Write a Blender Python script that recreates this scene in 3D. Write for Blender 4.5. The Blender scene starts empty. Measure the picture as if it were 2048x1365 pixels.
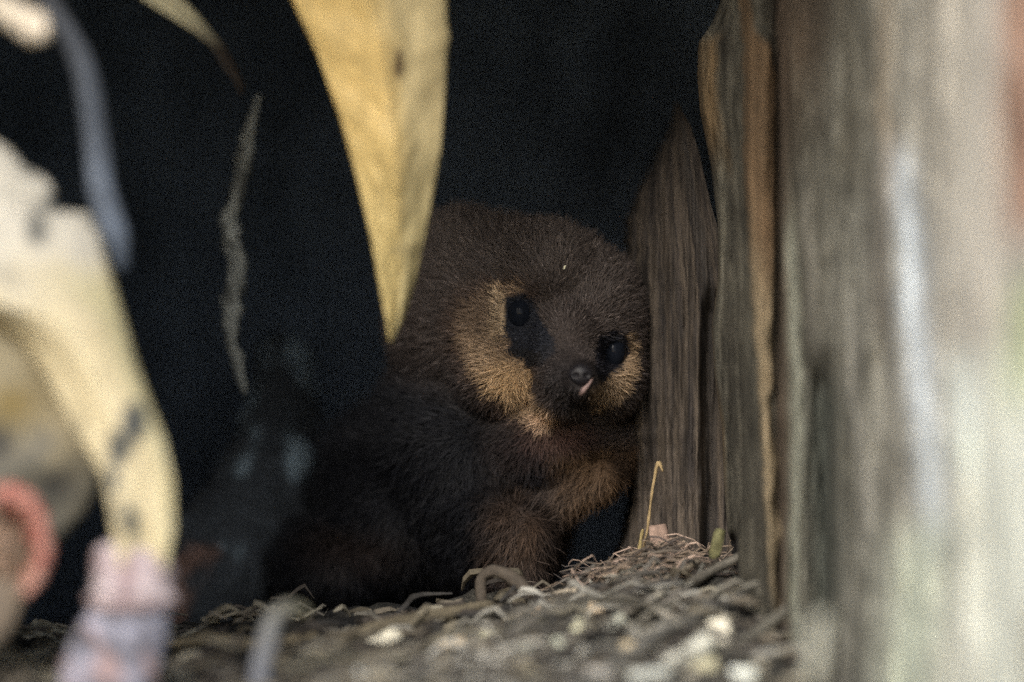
import bpy, bmesh, math, random
import numpy as np
from mathutils import Vector, Matrix, noise
from mathutils.bvhtree import BVHTree
from mathutils.geometry import intersect_point_line

random.seed(7); np.random.seed(7)
C = bpy.context.scene
R = math.radians
# ------------------------------------------------------------------ camera, sky, sun, exposure
CAMZ, DIST, FW = 0.55, 3.0, 0.33          # camera height, distance of the plane of focus, width of the view there
cam = bpy.data.cameras.new('camera'); co = bpy.data.objects.new('camera', cam); C.collection.objects.link(co)
co.location = (0, -DIST, CAMZ); co.rotation_euler = (R(90), 0, 0)
cam.sensor_width = 36; cam.lens = 36 * DIST / FW
cam.clip_start = 0.05; cam.clip_end = 2000
cam.dof.use_dof = True; cam.dof.focus_distance = DIST - 0.002; cam.dof.aperture_fstop = 3.5
C.camera = co
w = bpy.data.worlds.new('World'); C.world = w; w.use_nodes = True
nt = w.node_tree; bg = nt.nodes['Background']
sky = nt.nodes.new('ShaderNodeTexSky'); sky.sky_type = 'NISHITA'; sky.sun_disc = False
SUN = Vector((-0.35, -1.0, 0.62)).normalized()
sky.sun_elevation = math.asin(SUN.z); sky.sun_rotation = math.atan2(SUN.x, SUN.y)
sky.dust_density = 1.5
nt.links.new(sky.outputs[0], bg.inputs[0]); bg.inputs[1].default_value = 0.12
sl = bpy.data.lights.new('sun', 'SUN'); sl.energy = 1.0; sl.angle = R(18); sl.color = (1, 0.965, 0.91)
so = bpy.data.objects.new('sun', sl); C.collection.objects.link(so)
so.rotation_euler = (-SUN).to_track_quat('-Z', 'Y').to_euler(); so.location = (-1, -4, 4)
C.view_settings.view_transform = 'Standard'; C.view_settings.look = 'None'
C.view_settings.exposure = 1.3; C.view_settings.gamma = 1
C.cycles.use_denoising = False

# ------------------------------------------------------------------ helpers
S = FW / 2048.0                            # metres per photo pixel at the plane of focus
def P(u, v, y):
    k = (y + DIST) / DIST * S
    return Vector(((u - 1024) * k, y, CAMZ + (682.5 - v) * k))
def srgb(r, g, b):
    f = lambda c: (c / 255 / 12.92) if c <= 10 else ((c / 255 + 0.055) / 1.055) ** 2.4
    return (f(r), f(g), f(b))
def lerp(a, b, t): return tuple(x + (y - x) * t for x, y in zip(a, b))
def sstep(a, b, x):
    t = min(1, max(0, (x - a) / (b - a))); return t * t * (3 - 2 * t)
def interp(pts, x):
    if x <= pts[0][0]: return pts[0][1]
    for (a, fa), (b, fb) in zip(pts, pts[1:]):
        if x <= b: return fa + (fb - fa) * (x - a) / (b - a)
    return pts[-1][1]
def fbm(x, y, z, o=4): return noise.fractal(Vector((x, y, z)), 1.0, 2.0, o)

def material(name, base=(0.2, 0.2, 0.2), attr=False, rough=0.8, var=0.35, scale=(60, 60, 60), bump=0.4, bdist=0.001,
             spec=0.3, trans=0.0, dark=None):
    m = bpy.data.materials.new(name); m.use_nodes = True
    n = m.node_tree.nodes; l = m.node_tree.links; p = n['Principled BSDF']
    p.inputs['Roughness'].default_value = rough; p.inputs['Specular IOR Level'].default_value = spec
    tc = n.new('ShaderNodeTexCoord'); mp = n.new('ShaderNodeMapping'); mp.inputs['Scale'].default_value = scale
    l.new(tc.outputs['Object'], mp.inputs[0])
    nz = n.new('ShaderNodeTexNoise'); nz.inputs['Scale'].default_value = 1; nz.inputs['Detail'].default_value = 8
    nz.inputs['Roughness'].default_value = 0.62
    l.new(mp.outputs[0], nz.inputs['Vector'])
    mr = n.new('ShaderNodeMapRange'); mr.inputs[1].default_value = 0.25; mr.inputs[2].default_value = 0.75
    mr.inputs[3].default_value = 1 - var; mr.inputs[4].default_value = 1 + var
    l.new(nz.outputs[0], mr.inputs[0])
    mx = n.new('ShaderNodeVectorMath'); mx.operation = 'SCALE'
    if attr:
        a = n.new('ShaderNodeAttribute'); a.attribute_name = 'Col'; l.new(a.outputs['Color'], mx.inputs[0])
    else:
        mx.inputs[0].default_value = base
    l.new(mr.outputs[0], mx.inputs['Scale']); l.new(mx.outputs[0], p.inputs['Base Color'])
    if bump:
        b = n.new('ShaderNodeBump'); b.inputs['Strength'].default_value = bump; b.inputs['Distance'].default_value = bdist
        l.new(nz.outputs[0], b.inputs['Height']); l.new(b.outputs[0], p.inputs['Normal'])
    if trans:
        tb = n.new('ShaderNodeBsdfTranslucent'); l.new(mx.outputs[0], tb.inputs[0])
        ms = n.new('ShaderNodeMixShader'); ms.inputs[0].default_value = trans
        l.new(p.outputs[0], ms.inputs[1]); l.new(tb.outputs[0], ms.inputs[2])
        l.new(ms.outputs[0], n['Material Output'].inputs[0])
    return m

def link(name, me, mat, parent=None, smooth=True):
    if smooth and len(me.polygons): me.polygons.foreach_set('use_smooth', [True] * len(me.polygons))
    o = bpy.data.objects.new(name, me); C.collection.objects.link(o)
    if mat: me.materials.append(mat)
    if parent: o.parent = parent; o.matrix_parent_inverse = Matrix.Translation(-Vector(parent.location))
    return o
def tag(o, label=None, cat=None, group=None, kind=None):
    for k, v in (('label', label), ('category', cat), ('group', group), ('kind', kind)):
        if v: o[k] = v
    return o
def thing(name, loc, label, cat, group=None):
    o = bpy.data.objects.new(name, None); C.collection.objects.link(o); o.location = loc
    o.empty_display_size = 0.02
    return tag(o, label, cat, group)
def grid_mesh(name, nu, nv, fn, cfn=None, closed=False, skip=None):
    """fn(i,j)->Vector for i in 0..nu, j in 0..nv"""
    vs, fs, cs = [], [], []
    for j in range(nv + 1):
        for i in range(nu + (0 if closed else 1)):
            vs.append(fn(i, j))
            if cfn: cs.append(cfn(i, j))
    W = nu + (0 if closed else 1)
    for j in range(nv):
        for i in range(nu):
            if skip and skip(i, j): continue
            i2 = (i + 1) % W if closed else i + 1
            fs.append((j * W + i, j * W + i2, (j + 1) * W + i2, (j + 1) * W + i))
    me = bpy.data.meshes.new(name); me.from_pydata(vs, [], fs)
    if cfn:
        a = me.color_attributes.new('Col', 'FLOAT_COLOR', 'POINT')
        a.data.foreach_set('color', np.array([(c[0], c[1], c[2], 1) for c in cs], 'f').ravel())
    return me
def tube_mesh(name, pts, rad, seg=10, rough=0.12, sub=6, cfn=None, seed=0, flat=1.0):
    """tapered tube through pts (Catmull-Rom), with knobbly surface; cfn(t, angle)->colour"""
    pts = [Vector(p) for p in pts]; n = len(pts); path, rr = [], []
    if not isinstance(rad, (list, tuple)): rad = [rad] * n
    for k in range(n - 1):
        p0, p1, p2, p3 = pts[max(0, k - 1)], pts[k], pts[k + 1], pts[min(n - 1, k + 2)]
        for q in range(sub):
            t = q / sub
            path.append(0.5 * ((2 * p1) + (p2 - p0) * t + (2 * p0 - 5 * p1 + 4 * p2 - p3) * t * t + (3 * p1 - p0 - 3 * p2 + p3) * t ** 3))
            rr.append(rad[k] + (rad[k + 1] - rad[k]) * t)
    path.append(pts[-1]); rr.append(rad[-1])
    vs, cs, fs = [], [], []
    m = len(path); up = Vector((0.13, -1, 0.21)).normalized()
    for k, p in enumerate(path):
        d = (path[min(m - 1, k + 1)] - path[max(0, k - 1)]).normalized()
        a = d.cross(up).normalized(); b = a.cross(d).normalized()
        for s in range(seg):
            th = 2 * math.pi * s / seg
            r = rr[k] * (1 + rough * fbm(k * 0.35 + seed * 3.1, math.cos(th) * 1.2 + seed, math.sin(th) * 1.2))
            if k in (0, m - 1): r *= 0.55
            vs.append(p + a * math.cos(th) * r + b * math.sin(th) * r * flat)
            if cfn: cs.append(cfn(k / (m - 1), th))
    for k in range(m - 1):
        for s in range(seg):
            s2 = (s + 1) % seg
            fs.append((k * seg + s, k * seg + s2, (k + 1) * seg + s2, (k + 1) * seg + s))
    fs.append(tuple(range(seg))[::-1]); fs.append(tuple((m - 1) * seg + s for s in range(seg)))
    me = bpy.data.meshes.new(name); me.from_pydata(vs, [], fs)
    if cfn:
        at = me.color_attributes.new('Col', 'FLOAT_COLOR', 'POINT')
        at.data.foreach_set('color', np.array([(c[0], c[1], c[2], 1) for c in cs], 'f').ravel())
    return me

M = {
    'bark': material('bark_wood', attr=True, rough=0.9, var=0.42, scale=(800, 70, 26), bump=1.0, bdist=0.0015),
    'inner': material('splintered_grey_wood', attr=True, rough=0.85, var=0.6, scale=(1500, 60, 22), bump=0.5, bdist=0.0007),
    'char': material('charred_wood', base=(0.044, 0.057, 0.076), rough=0.95, var=0.75, scale=(34, 34, 20), bump=0.8, bdist=0.006, spec=0.12),  # bluish lift of the base colour stands in for haze
    'outer': material('outer_bark', base=(0.22, 0.21, 0.175), rough=0.95, var=0.45, scale=(40, 40, 6), bump=1.0, bdist=0.01),
    'leaf': material('dry_leaf', attr=True, rough=0.55, var=0.13, scale=(260, 260, 90), bump=0.25, bdist=0.0004, trans=0.22, spec=0.4),
    'twig': material('weathered_twig', attr=True, rough=0.8, var=0.35, scale=(500, 500, 500), bump=0.6, bdist=0.0004),
    'litter': material('rotten_wood_litter', attr=True, rough=0.95, var=0.6, scale=(260, 260, 400), bump=1.0, bdist=0.002),
    'chip': material('pale_wood_chip', attr=True, rough=0.8, var=0.4, scale=(600, 600, 600), bump=0.6, bdist=0.0005),
    'soil': material('forest_soil', base=(0.075, 0.055, 0.035), rough=1, var=0.6, scale=(14, 14, 14), bump=1.0, bdist=0.02),
    'skin': material('animal_hide', attr=True, rough=0.8, var=0.3, scale=(700, 700, 700), bump=0.6, bdist=0.0006, spec=0.2),
    'fur': material('fur', attr=True, rough=0.7, var=0.1, scale=(300, 300, 300), bump=0, spec=0.25),
    'eye': material('eye', base=(0.009, 0.011, 0.016), rough=0.08, var=0.1, bump=0, spec=0.05),
    'nose': material('nose_skin', base=(0.012, 0.011, 0.013), rough=0.45, var=0.3, scale=(1500, 1500, 1500), bump=0.5, bdist=0.0003),
    'lip': material('pink_skin', base=(0.24, 0.165, 0.15), rough=0.5, var=0.2, scale=(900, 900, 900), bump=0.3, bdist=0.0003),
}

# ------------------------------------------------------------------ ground
def gz(x, y):
    return 0.02 * fbm(x * 1.3, y * 1.3, 3) + 0.006 * fbm(x * 9, y * 9, 1)
NG = 120
def gfn(i, j):
    f = lambda k: math.copysign(abs(k / (NG / 2) - 1) ** 4 * 900, k - NG / 2) + (k - NG / 2) * 0.06
    x, y = f(i), f(j)
    return Vector((x, y, gz(x, y) if abs(x) < 30 and abs(y) < 30 else 0))
ground = link('ground', grid_mesh('ground', NG, NG, gfn), M['soil']); tag(ground, kind='structure')

# ------------------------------------------------------------------ the hollow tree
TC = Vector((-0.05, 0.10, 0)); TR = 0.57
OX0, OX1, OZ0, OZ1 = -0.27, 0.150, CAMZ - 0.135, CAMZ + 0.30      # the mouth of the hollow
tree = thing('hollow_tree', (TC.x, TC.y, 0), 'old hollow tree trunk with streaked grey lichened bark and a dark charred cavity', 'tree')
NT, NZ = 160, 120
ZTOP = 3.4
def zrow(j):
    t = j / NZ
    return t * 1.1 if t < 0.8 else 0.88 + ((t - 0.8) / 0.2) ** 1.5 * (ZTOP - 0.88)
def outer_pt(th, z):
    r = TR * (1 + 0.35 * math.exp(-z / 0.14)) * (1 - 0.05 * z) + 0.02 * fbm(math.cos(th) * 3, math.sin(th) * 3, z * 0.8) + 0.008 * fbm(math.cos(th) * 14, math.sin(th) * 14, z * 2)
    x, y = TC.x + r * math.sin(th), TC.y - r * math.cos(th)
    return Vector((x, y, z))
MCX, MCZ, MRX, MRZ = (OX0 + OX1) / 2, (OZ0 + OZ1) / 2, (OX1 - OX0) / 2, (OZ1 - OZ0) / 2
def mouth(a, k=1.0):
    c_, s_ = math.cos(a), math.sin(a); q = (abs(c_) ** 5 + abs(s_) ** 5) ** -0.2
    q *= k * (1 + (0.05 * fbm(c_ * 2.5, s_ * 2.5, 6) if c_ < 0.6 else 0))
    return MCX + MRX * q * c_, MCZ + MRZ * q * s_
def in_mouth(p):
    return p.y < TC.y and (abs((p.x - MCX) / MRX) ** 5 + abs((p.z - MCZ) / MRZ) ** 5) < 1.25
link('trunk', grid_mesh('trunk', NT, NZ, lambda i, j: outer_pt(2 * math.pi * i / NT, zrow(j)), closed=True,
     skip=lambda i, j: in_mouth(outer_pt(2 * math.pi * (i + .5) / NT, (zrow(j) + zrow(j + 1)) / 2))), M['outer'], tree)
# cavity: a dark charred chamber behind the mouth
CC = Vector((-0.075, 0.07)); CR = 0.335
def cav(th, z):
    h = (z - (CAMZ - 0.3)) / 1.1
    r = CR * (1 - 0.55 * max(0, h - 0.4) ** 1.5) + 0.018 * fbm(math.cos(th) * 3 + 5, math.sin(th) * 3, z * 2.2, 5) + 0.006 * fbm(math.cos(th) * 20, math.sin(th) * 20, z * 8)
    return Vector((CC.x + r * math.sin(th), CC.y - r * math.cos(th), z))
def cavpt(i, j):
    t = j / 110
    z = CAMZ - 0.3 + 1.1 * t
    p = cav(2 * math.pi * i / 180, z)
    if j > 106: 
        k = (110 - j) / 4.0
        p = Vector((CC.x + (p.x - CC.x) * k, CC.y + (p.y - CC.y) * k, CAMZ - 0.3 + 1.1 * 106 / 110 + 0.02 * (1 - k)))
    return p
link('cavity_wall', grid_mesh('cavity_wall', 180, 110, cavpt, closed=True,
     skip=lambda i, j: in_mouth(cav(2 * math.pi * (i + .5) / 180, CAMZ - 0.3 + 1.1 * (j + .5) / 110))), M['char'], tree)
# top, bottom and left edges of the mouth bridge the chamber and the outer bark
def yo(x): return TC.y - math.sqrt(max(0.0, (TR * 0.975) ** 2 - (x - TC.x) ** 2))
def yi(x): return CC.y - math.sqrt(max(0.001, (CR) ** 2 - (x - CC.x) ** 2)) + 0.03
def ringpt(i, j):
    a = 2 * math.pi * i / 160; t = j / 16
    x, z = mouth(a, 1.0 + 0.14 * (1 - t) ** 4 + 0.01 + 0.05 * t * (math.cos(a) < 0.5) + 0.02 * fbm(math.cos(a) * 6, math.sin(a) * 6, t * 3))
    y0 = yo(x) + 0.012 * (1 - t) ** 4 - 0.006
    return Vector((x, y0 * (1 - t) + yi(x) * t, z))
link('mouth_rim', grid_mesh('mouth_rim', 160, 16, ringpt, closed=True, skip=lambda i, j: math.cos(2 * math.pi * (i + .5) / 160) > 0.3 and abs(math.sin(2 * math.pi * (i + .5) / 160)) < 0.5 and j > 3), M['outer'], tree)

# right side of the mouth: streaked wood and bark that runs from the outside deep into the hollow
plan = [(1380, 0.30), (1392, 0.12), (1398, 0.0), (1404, -0.028), (1440, -0.038), (1480, -0.052), (1500, -0.068), (1530, -0.078),
        (1556, -0.072), (1572, -0.082), (1620, -0.10), (1700, -0.135), (1800, -0.195), (1900, -0.275), (2000, -0.360), (2060, -0.410), (2140, -0.445), (2230, -0.450), (2330, -0.330)]
edge = [(-400, 1450), (0, 1436), (50, 1412), (85, 1382), (150, 1380), (220, 1386), (270, 1398), (330, 1412), (360, 1416), (450, 1428), (560, 1428), (650, 1414), (750, 1420), (850, 1437), (960, 1442), (1060, 1450), (1120, 1464), (1200, 1480), (1400, 1486)]
tanL = [(-400, 1478), (0, 1478), (60, 1483), (120, 1486), (350, 1486), (450, 1494), (560, 1500), (700, 1508), (800, 1520), (900, 1524), (1050, 1530), (1160, 1540), (1300, 1548)]
tanR = [(-400, 1500), (0, 1502), (60, 1510), (90, 1540), (150, 1552), (350, 1552), (500, 1552), (650, 1546), (720, 1543), (760, 1552), (800, 1542), (870, 1546), (930, 1556), (1000, 1548), (1060, 1562), (1130, 1552), (1200, 1560), (1300, 1554)]
V0, V1 = -1420, 1800
def ucol(i): 
    t = i / 300
    return 1380 + (1700 - 1380) * (t / 0.55) if t < 0.55 else 1700 + (2330 - 1700) * ((t - 0.55) / 0.45)
def vrow(j): return V0 + (V1 - V0) * j / 330
def wall_col(u, v, x, z):
    g = 0.5 + 0.9 * fbm(u * 0.035, v * 0.0035, 2.2); g = min(1, max(0, g))
    g2 = min(1, max(0, 0.5 + 0.9 * fbm(u * 0.012 + 9, v * 0.0026, 8.2)))
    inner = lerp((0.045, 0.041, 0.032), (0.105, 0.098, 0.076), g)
    outer = lerp(lerp((0.12, 0.117, 0.096), (0.25, 0.245, 0.21), g2), lerp((0.42, 0.39, 0.33), (0.68, 0.65, 0.57), g2), sstep(1700, 1960, u))  # paler outwards: stronger daylight at the mouth painted in
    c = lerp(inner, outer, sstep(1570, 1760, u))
    fs = fbm(u * 0.11, v * 0.005, 4.7); fs2 = fbm(u * 0.03, v * 0.02, 14.7)
    c = tuple(q * (1 + 0.45 * fs + 0.25 * fs2) for q in c)
    # rough rust brown heartwood high beside the ridge
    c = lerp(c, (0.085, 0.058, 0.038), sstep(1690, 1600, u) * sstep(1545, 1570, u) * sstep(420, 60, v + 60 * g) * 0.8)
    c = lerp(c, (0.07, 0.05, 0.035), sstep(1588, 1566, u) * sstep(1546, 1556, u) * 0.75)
    # exposed orange wood: two ridges
    e = interp(edge, v); n = 14 * fbm(v * 0.02, 1.3, u * 0.004)
    k = sstep(e + 62, e + 40 + n, u) * sstep(60, 95, v) * sstep(380, 250, v + n)
    k = max(k, 0.75 * sstep(e + 16, e + 5, u) * sstep(380, 600, v) * sstep(1080, 900, v))
    c = lerp(c, lerp((0.18, 0.12, 0.060), (0.11, 0.080, 0.046), g), 0.85 * k)
    a, b = interp(tanL, v), interp(tanR, v)
    k = sstep(a - 5, a + 9, u + n * .4) * sstep(b + 5, b - 7, u + n * .4)
    tan = lerp((0.165, 0.108, 0.060), (0.31, 0.245, 0.155), sstep(380, 700, v + 200 * (g2 - .5)))
    c = lerp(c, lerp(tan, tuple(q * 0.6 for q in tan), g * 0.8), k * (0.95 - 0.5 * sstep(1080, 1260, v)))
    nt_k = sstep(1432, 1442, u) * sstep(1480, 1470, u) * sstep(1060, 1085, v) * sstep(1215, 1190, v)
    c = lerp(c, (0.012, 0.011, 0.014), nt_k)  # shade of the recessed notch painted into its colour
    # pale lichen streaks, and a painted glow of light low on the right
    def streak(u0, u1, va, vb, wd, col, amt):
        nonlocal c
        cc = u0 + (u1 - u0) * (v - va) / (vb - va) + 12 * fbm(v * 0.006, 4.4, u0)
        kk = math.exp(-((u - cc) / wd) ** 2) * sstep(va - 60, va + 60, v) * sstep(vb + 80, vb - 80, v)
        c = lerp(c, col, min(1, kk * amt))
    streak(1800, 1872, 300, 1090, 28, (0.70, 0.77, 0.82), 0.9)
    streak(1925, 1950, 720, 960, 30, (0.74, 0.82, 0.78), 0.95)
    streak(1925, 1975, -300, 760, 42, (0.60, 0.55, 0.46), 0.75)
    streak(1585, 1600, 450, 1365, 12, (0.30, 0.31, 0.25), 0.7)
    streak(1700, 1730, 600, 1100, 14, (0.34, 0.33, 0.29), 0.6)
    streak(1610, 1620, 340, 640, 14, (0.21, 0.20, 0.17), 0.6)
    streak(1760, 1775, -500, 420, 20, (0.34, 0.27, 0.19), 0.5)
    streak(1648, 1655, 760, 1260, 36, (0.055, 0.06, 0.05), 1.0)
    streak(1580, 1640, -600, 60, 60, (0.06, 0.048, 0.036), 0.9)
    streak(1690, 1715, -200, 380, 34, (0.12, 0.11, 0.085), 0.6)
    streak(1765, 1775, 420, 700, 22, (0.15, 0.135, 0.115), 0.7)
    streak(2045, 2055, -600, 460, 48, (0.46, 0.25, 0.16), 1.0)
    streak(2050, 1960, 700, 1900, 130, (0.78, 0.80, 0.68), 0.85)  # green-white glow on the lower right bark, painted as colour
    streak(2060, 2040, 560, 800, 40, (0.50, 0.56, 0.30), 0.8)
    streak(2046, 2050, 180, 330, 36, (0.16, 0.08, 0.05), 0.9)
    streak(1850, 1760, 1050, 1900, 60, (0.56, 0.62, 0.50), 0.75)  # the painted glow carried further inwards
    return c
def wall_pt(i, j):
    u, v = ucol(i), vrow(j)
    e = interp(edge, v)
    uu = u
    if u < 1500: uu = e - 4 + (u - 1380) / 120 * (1500 - e + 4)       # the ragged inner edge
    y = interp(plan, u)
    y += 0.0045 * fbm(u * 0.05, v * 0.004, 1.0) + 0.0018 * fbm(u * 0.16, v * 0.012, 5.0)
    amp = sstep(1560, 1800, u)
    y += amp * 0.012 * fbm(u * 0.018, v * 0.003, 3.0)
    a, b = interp(tanL, v), interp(tanR, v)
    y -= 0.006 * sstep(a - 8, a + 10, u) * sstep(b + 3, b - 8, u)
    y += 0.020 * math.exp(-((u - 1648) / 30) ** 2) * sstep(680, 780, v) * sstep(1500, 1300, v)
    uw = e - 4 + (u - 1380) / 120 * (1500 - e + 4) if u < 1500 else u
    y += 0.03 * sstep(1436, 1446, uw) * sstep(1478, 1466, uw) * sstep(1060, 1085, v) * sstep(1215, 1190, v)
    p = P(uu, 682.5, y); z = CAMZ + (682.5 - v) * S * (1 if u < 1900 else 1)
    if u < 1404:
        p.x += (1404 - u) / 24 * 0.06 * sstep(0.0, 0.3, y)
    return Vector((p.x, y, z))
def wall_c(i, j):
    u, v = ucol(i), vrow(j); p = wall_pt(i, j)
    e = interp(edge, v)
    uu = e - 4 + (u - 1380) / 120 * (1500 - e + 4) if u < 1500 else u
    k = (p.y + DIST) / DIST
    vv = 682.5 + (v - 682.5) / k
    return wall_col(uu, vv, p.x, p.z)
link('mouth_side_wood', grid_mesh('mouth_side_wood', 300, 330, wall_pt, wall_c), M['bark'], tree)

# a grey, finely grained upright splinter of wood just inside
sl_l = [(206, 1352), (240, 1345), (270, 1333), (300, 1318), (350, 1292), (400, 1268), (440, 1254), (500, 1248), (640, 1250), (800, 1256), (900, 1262), (1000, 1254), (1080, 1240), (1150, 1212), (1400, 1190)]
sl_r = [(206, 1356), (250, 1380), (300, 1396), (400, 1420), (470, 1438), (560, 1452), (640, 1460), (1420, 1466)]
def splint(side):
    def f(i, j):
        v = 206 + (1420 - 206) * (j / 150); a = interp(sl_l, v) + 7 * fbm(v * 0.035, 2, 2)
        b = interp(sl_r, v) + 2 * fbm(v * .03, 5, 5)
        t = i / 70; u = a + (b - a) * t
        y = 0.020 - 0.022 * t + 0.022 * (1 - t) ** 4 + 0.03 * sstep(520, 210, v) + 0.0035 * fbm(u * 0.06, v * 0.004, 4) + 0.0014 * fbm(u * 0.2, v * 0.006, 9) 
        y += 0.012 * sstep(1396, 1418, u) * sstep(560, 640, v)
        if i < 4: y += 0.012 * (4 - i)
        return P(u, v, y)
    return f
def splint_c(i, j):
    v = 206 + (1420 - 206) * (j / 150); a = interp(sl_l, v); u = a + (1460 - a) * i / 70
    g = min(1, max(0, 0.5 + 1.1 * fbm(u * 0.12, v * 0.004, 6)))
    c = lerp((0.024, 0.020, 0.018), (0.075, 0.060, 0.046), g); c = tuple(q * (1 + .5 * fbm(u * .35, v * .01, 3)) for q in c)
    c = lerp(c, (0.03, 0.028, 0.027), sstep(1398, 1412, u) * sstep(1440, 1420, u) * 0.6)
    c = lerp(c, tuple(q * 1.35 for q in c), sstep(750, 1050, v))  # foot lightened, so a fade into shade is painted above it
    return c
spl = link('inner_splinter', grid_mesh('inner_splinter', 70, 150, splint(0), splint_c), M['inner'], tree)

# ------------------------------------------------------------------ litter floor of the hollow
topline = [(-600, 1300), (0, 1275), (330, 1262), (540, 1228), (700, 1232), (820, 1226), (960, 1196), (1080, 1182), (1180, 1155), (1260, 1135), (1340, 1118), (1440, 1118), (1490, 1150), (1540, 1230), (1600, 1370), (1700, 1560), (2000, 1900)]
def floor_z(x, y):
    u = 1024 + x / S
    zt = CAMZ + (682.5 - interp(topline, u)) * S
    if y >= 0: z = zt - 0.010 * sstep(0, 0.05, y)
    else:
        z0 = min(CAMZ - 0.104, zt - 0.002)
        z = zt + (z0 - zt) * min(1, (-y / 0.20)) - max(0, -y - 0.20) * 0.14
    return z + 0.0050 * fbm(x * 55, y * 55, 1) + 0.002 * fbm(x * 200, y * 200, 4)
def fl_xy(i, j):
    x, y = -0.40 + 0.62 * i / 200, -0.40 + 0.78 * j / 200
    d = math.hypot(x - TC.x, y - TC.y); k = min(1, 0.50 / d) if d > 0 else 1
    return TC.x + (x - TC.x) * k, TC.y + (y - TC.y) * k
def fl_c(i, j):
    x, y = fl_xy(i, j); g = min(1, max(0, 0.5 + fbm(x * 50, y * 70, 8)))
    c = lerp((0.012, 0.012, 0.012), (0.085, 0.080, 0.066), g ** 1.3); c = tuple(q * (0.45 + 0.55 * sstep(-0.10, -0.02, x)) for q in c)  # shade towards the left painted into the litter colour
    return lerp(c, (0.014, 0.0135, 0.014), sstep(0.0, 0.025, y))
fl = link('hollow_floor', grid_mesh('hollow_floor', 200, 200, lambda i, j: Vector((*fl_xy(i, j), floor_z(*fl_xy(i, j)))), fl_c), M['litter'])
tag(fl, kind='structure')
def y_of_v(u, v):
    t = interp(topline, u); return -0.20 * min(1.6, max(0, (v - t) / (1365 - t)))

# shredded fibres and crumbs: uncountable
def fibres(name, n, uv, mat, lo, hi, wd, cols, seed, lift=0.002, ang=None):
    rnd = random.Random(seed); vs, fs, cs = [], [], []
    for _ in range(n):
        u, y = uv(rnd)
        k = (y + DIST) / DIST; x = (u - 1024) * S * k
        z = floor_z(x, y) + lift * rnd.random()
        a = ang(rnd) if ang else rnd.gauss(0.12, 0.5); tilt = rnd.gauss(0.06, 0.2) 
        d = Vector((math.cos(a) * math.cos(tilt), math.sin(a) * math.cos(tilt), math.sin(tilt)))
        L = rnd.uniform(lo, hi); s = d.cross(Vector((0, -0.6, 1))).normalized() * wd * rnd.uniform(.5, 1.5); t = d.cross(s).normalized() * s.length
        c = rnd.choice(cols); g = rnd.uniform(.6, 1.3); c = tuple(q * g for q in c)
        bend = Vector((rnd.gauss(0, .14), rnd.gauss(0, .14), rnd.gauss(.03, .12))) * L; bend2 = Vector((rnd.gauss(0, .06), 0, rnd.gauss(0, .09))) * L
        o = len(vs); p0 = Vector((x, y, z)) - d * L / 2
        for f, r in ((0, .5), (.25, .9), (.5, 1), (.75, .8), (1, .3)):
            q = p0 + d * L * f + bend * (4 * f * (1 - f)) + bend2 * math.sin(f * 6.28)
            vs += [q + s * r, q + t * r, q - s * r, q - t * r]; cs += [c] * 4
        for b in (0, 4, 8, 12):
            for e in range(4):
                e2 = (e + 1) % 4; fs.append((o + b + e, o + b + e2, o + b + 4 + e2, o + b + 4 + e))
        fs.append((o, o + 3, o + 2, o + 1)); fs.append((o + 16, o + 17, o + 18, o + 19))
    me = bpy.data.meshes.new(name); me.from_pydata(vs, [], fs)
    a = me.color_attributes.new('Col', 'FLOAT_COLOR', 'POINT')
    a.data.foreach_set('color', np.array([(*c, 1) for c in cs], 'f').ravel())
    o = link(name, me, mat, smooth=False); return o
cols = [(0.15, 0.13, 0.10), (0.17, 0.15, 0.11), (0.05, 0.042, 0.035), (0.10, 0.085, 0.06), (0.05, 0.042, 0.035), (0.24, 0.22, 0.17), (0.13, 0.12, 0.10)]
f1 = fibres('wood_shreds', 900, lambda r: (r.uniform(-100, 1600), -0.30 * r.random() ** 1.1 - .004), M['twig'], 0.003, 0.015, 0.0011, cols, 3, 0.004)
f3 = fibres('coarse_twig_tangle', 330, lambda r: (max(640, r.gauss(1150, 260)), -0.24 * r.random() - .022), M['twig'], 0.009, 0.030, 0.0008, [(0.13, 0.12, 0.105), (0.20, 0.19, 0.16), (0.28, 0.27, 0.235), (0.035, 0.033, 0.032), (0.05, 0.047, 0.044), (0.38, 0.37, 0.33)], 13, 0.003, ang=lambda r: r.gauss(.25, .6))
tag(f3, 'loose tangle of grey-brown twig bits and coarse straw on the hollow floor', 'debris', kind='stuff')
tag(f1, 'loose mass of shredded wood and bark fibres covering the floor of the hollow', 'debris', kind='stuff')
f2 = fibres('fine_straws', 420, lambda r: (r.gauss(1300, 75), -0.035 * r.random()), M['twig'], 0.006, 0.016, 0.00028, [(0.12, 0.10, 0.08), (0.06, 0.05, 0.045), (0.26, 0.20, 0.15), (0.40, 0.30, 0.24)], 5, 0.006,
            ang=lambda r: r.gauss(0.25, 0.5))
tag(f2, 'tangle of fine dark straws heaped at the foot of the upright wood splinter', 'straw', kind='stuff')

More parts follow.
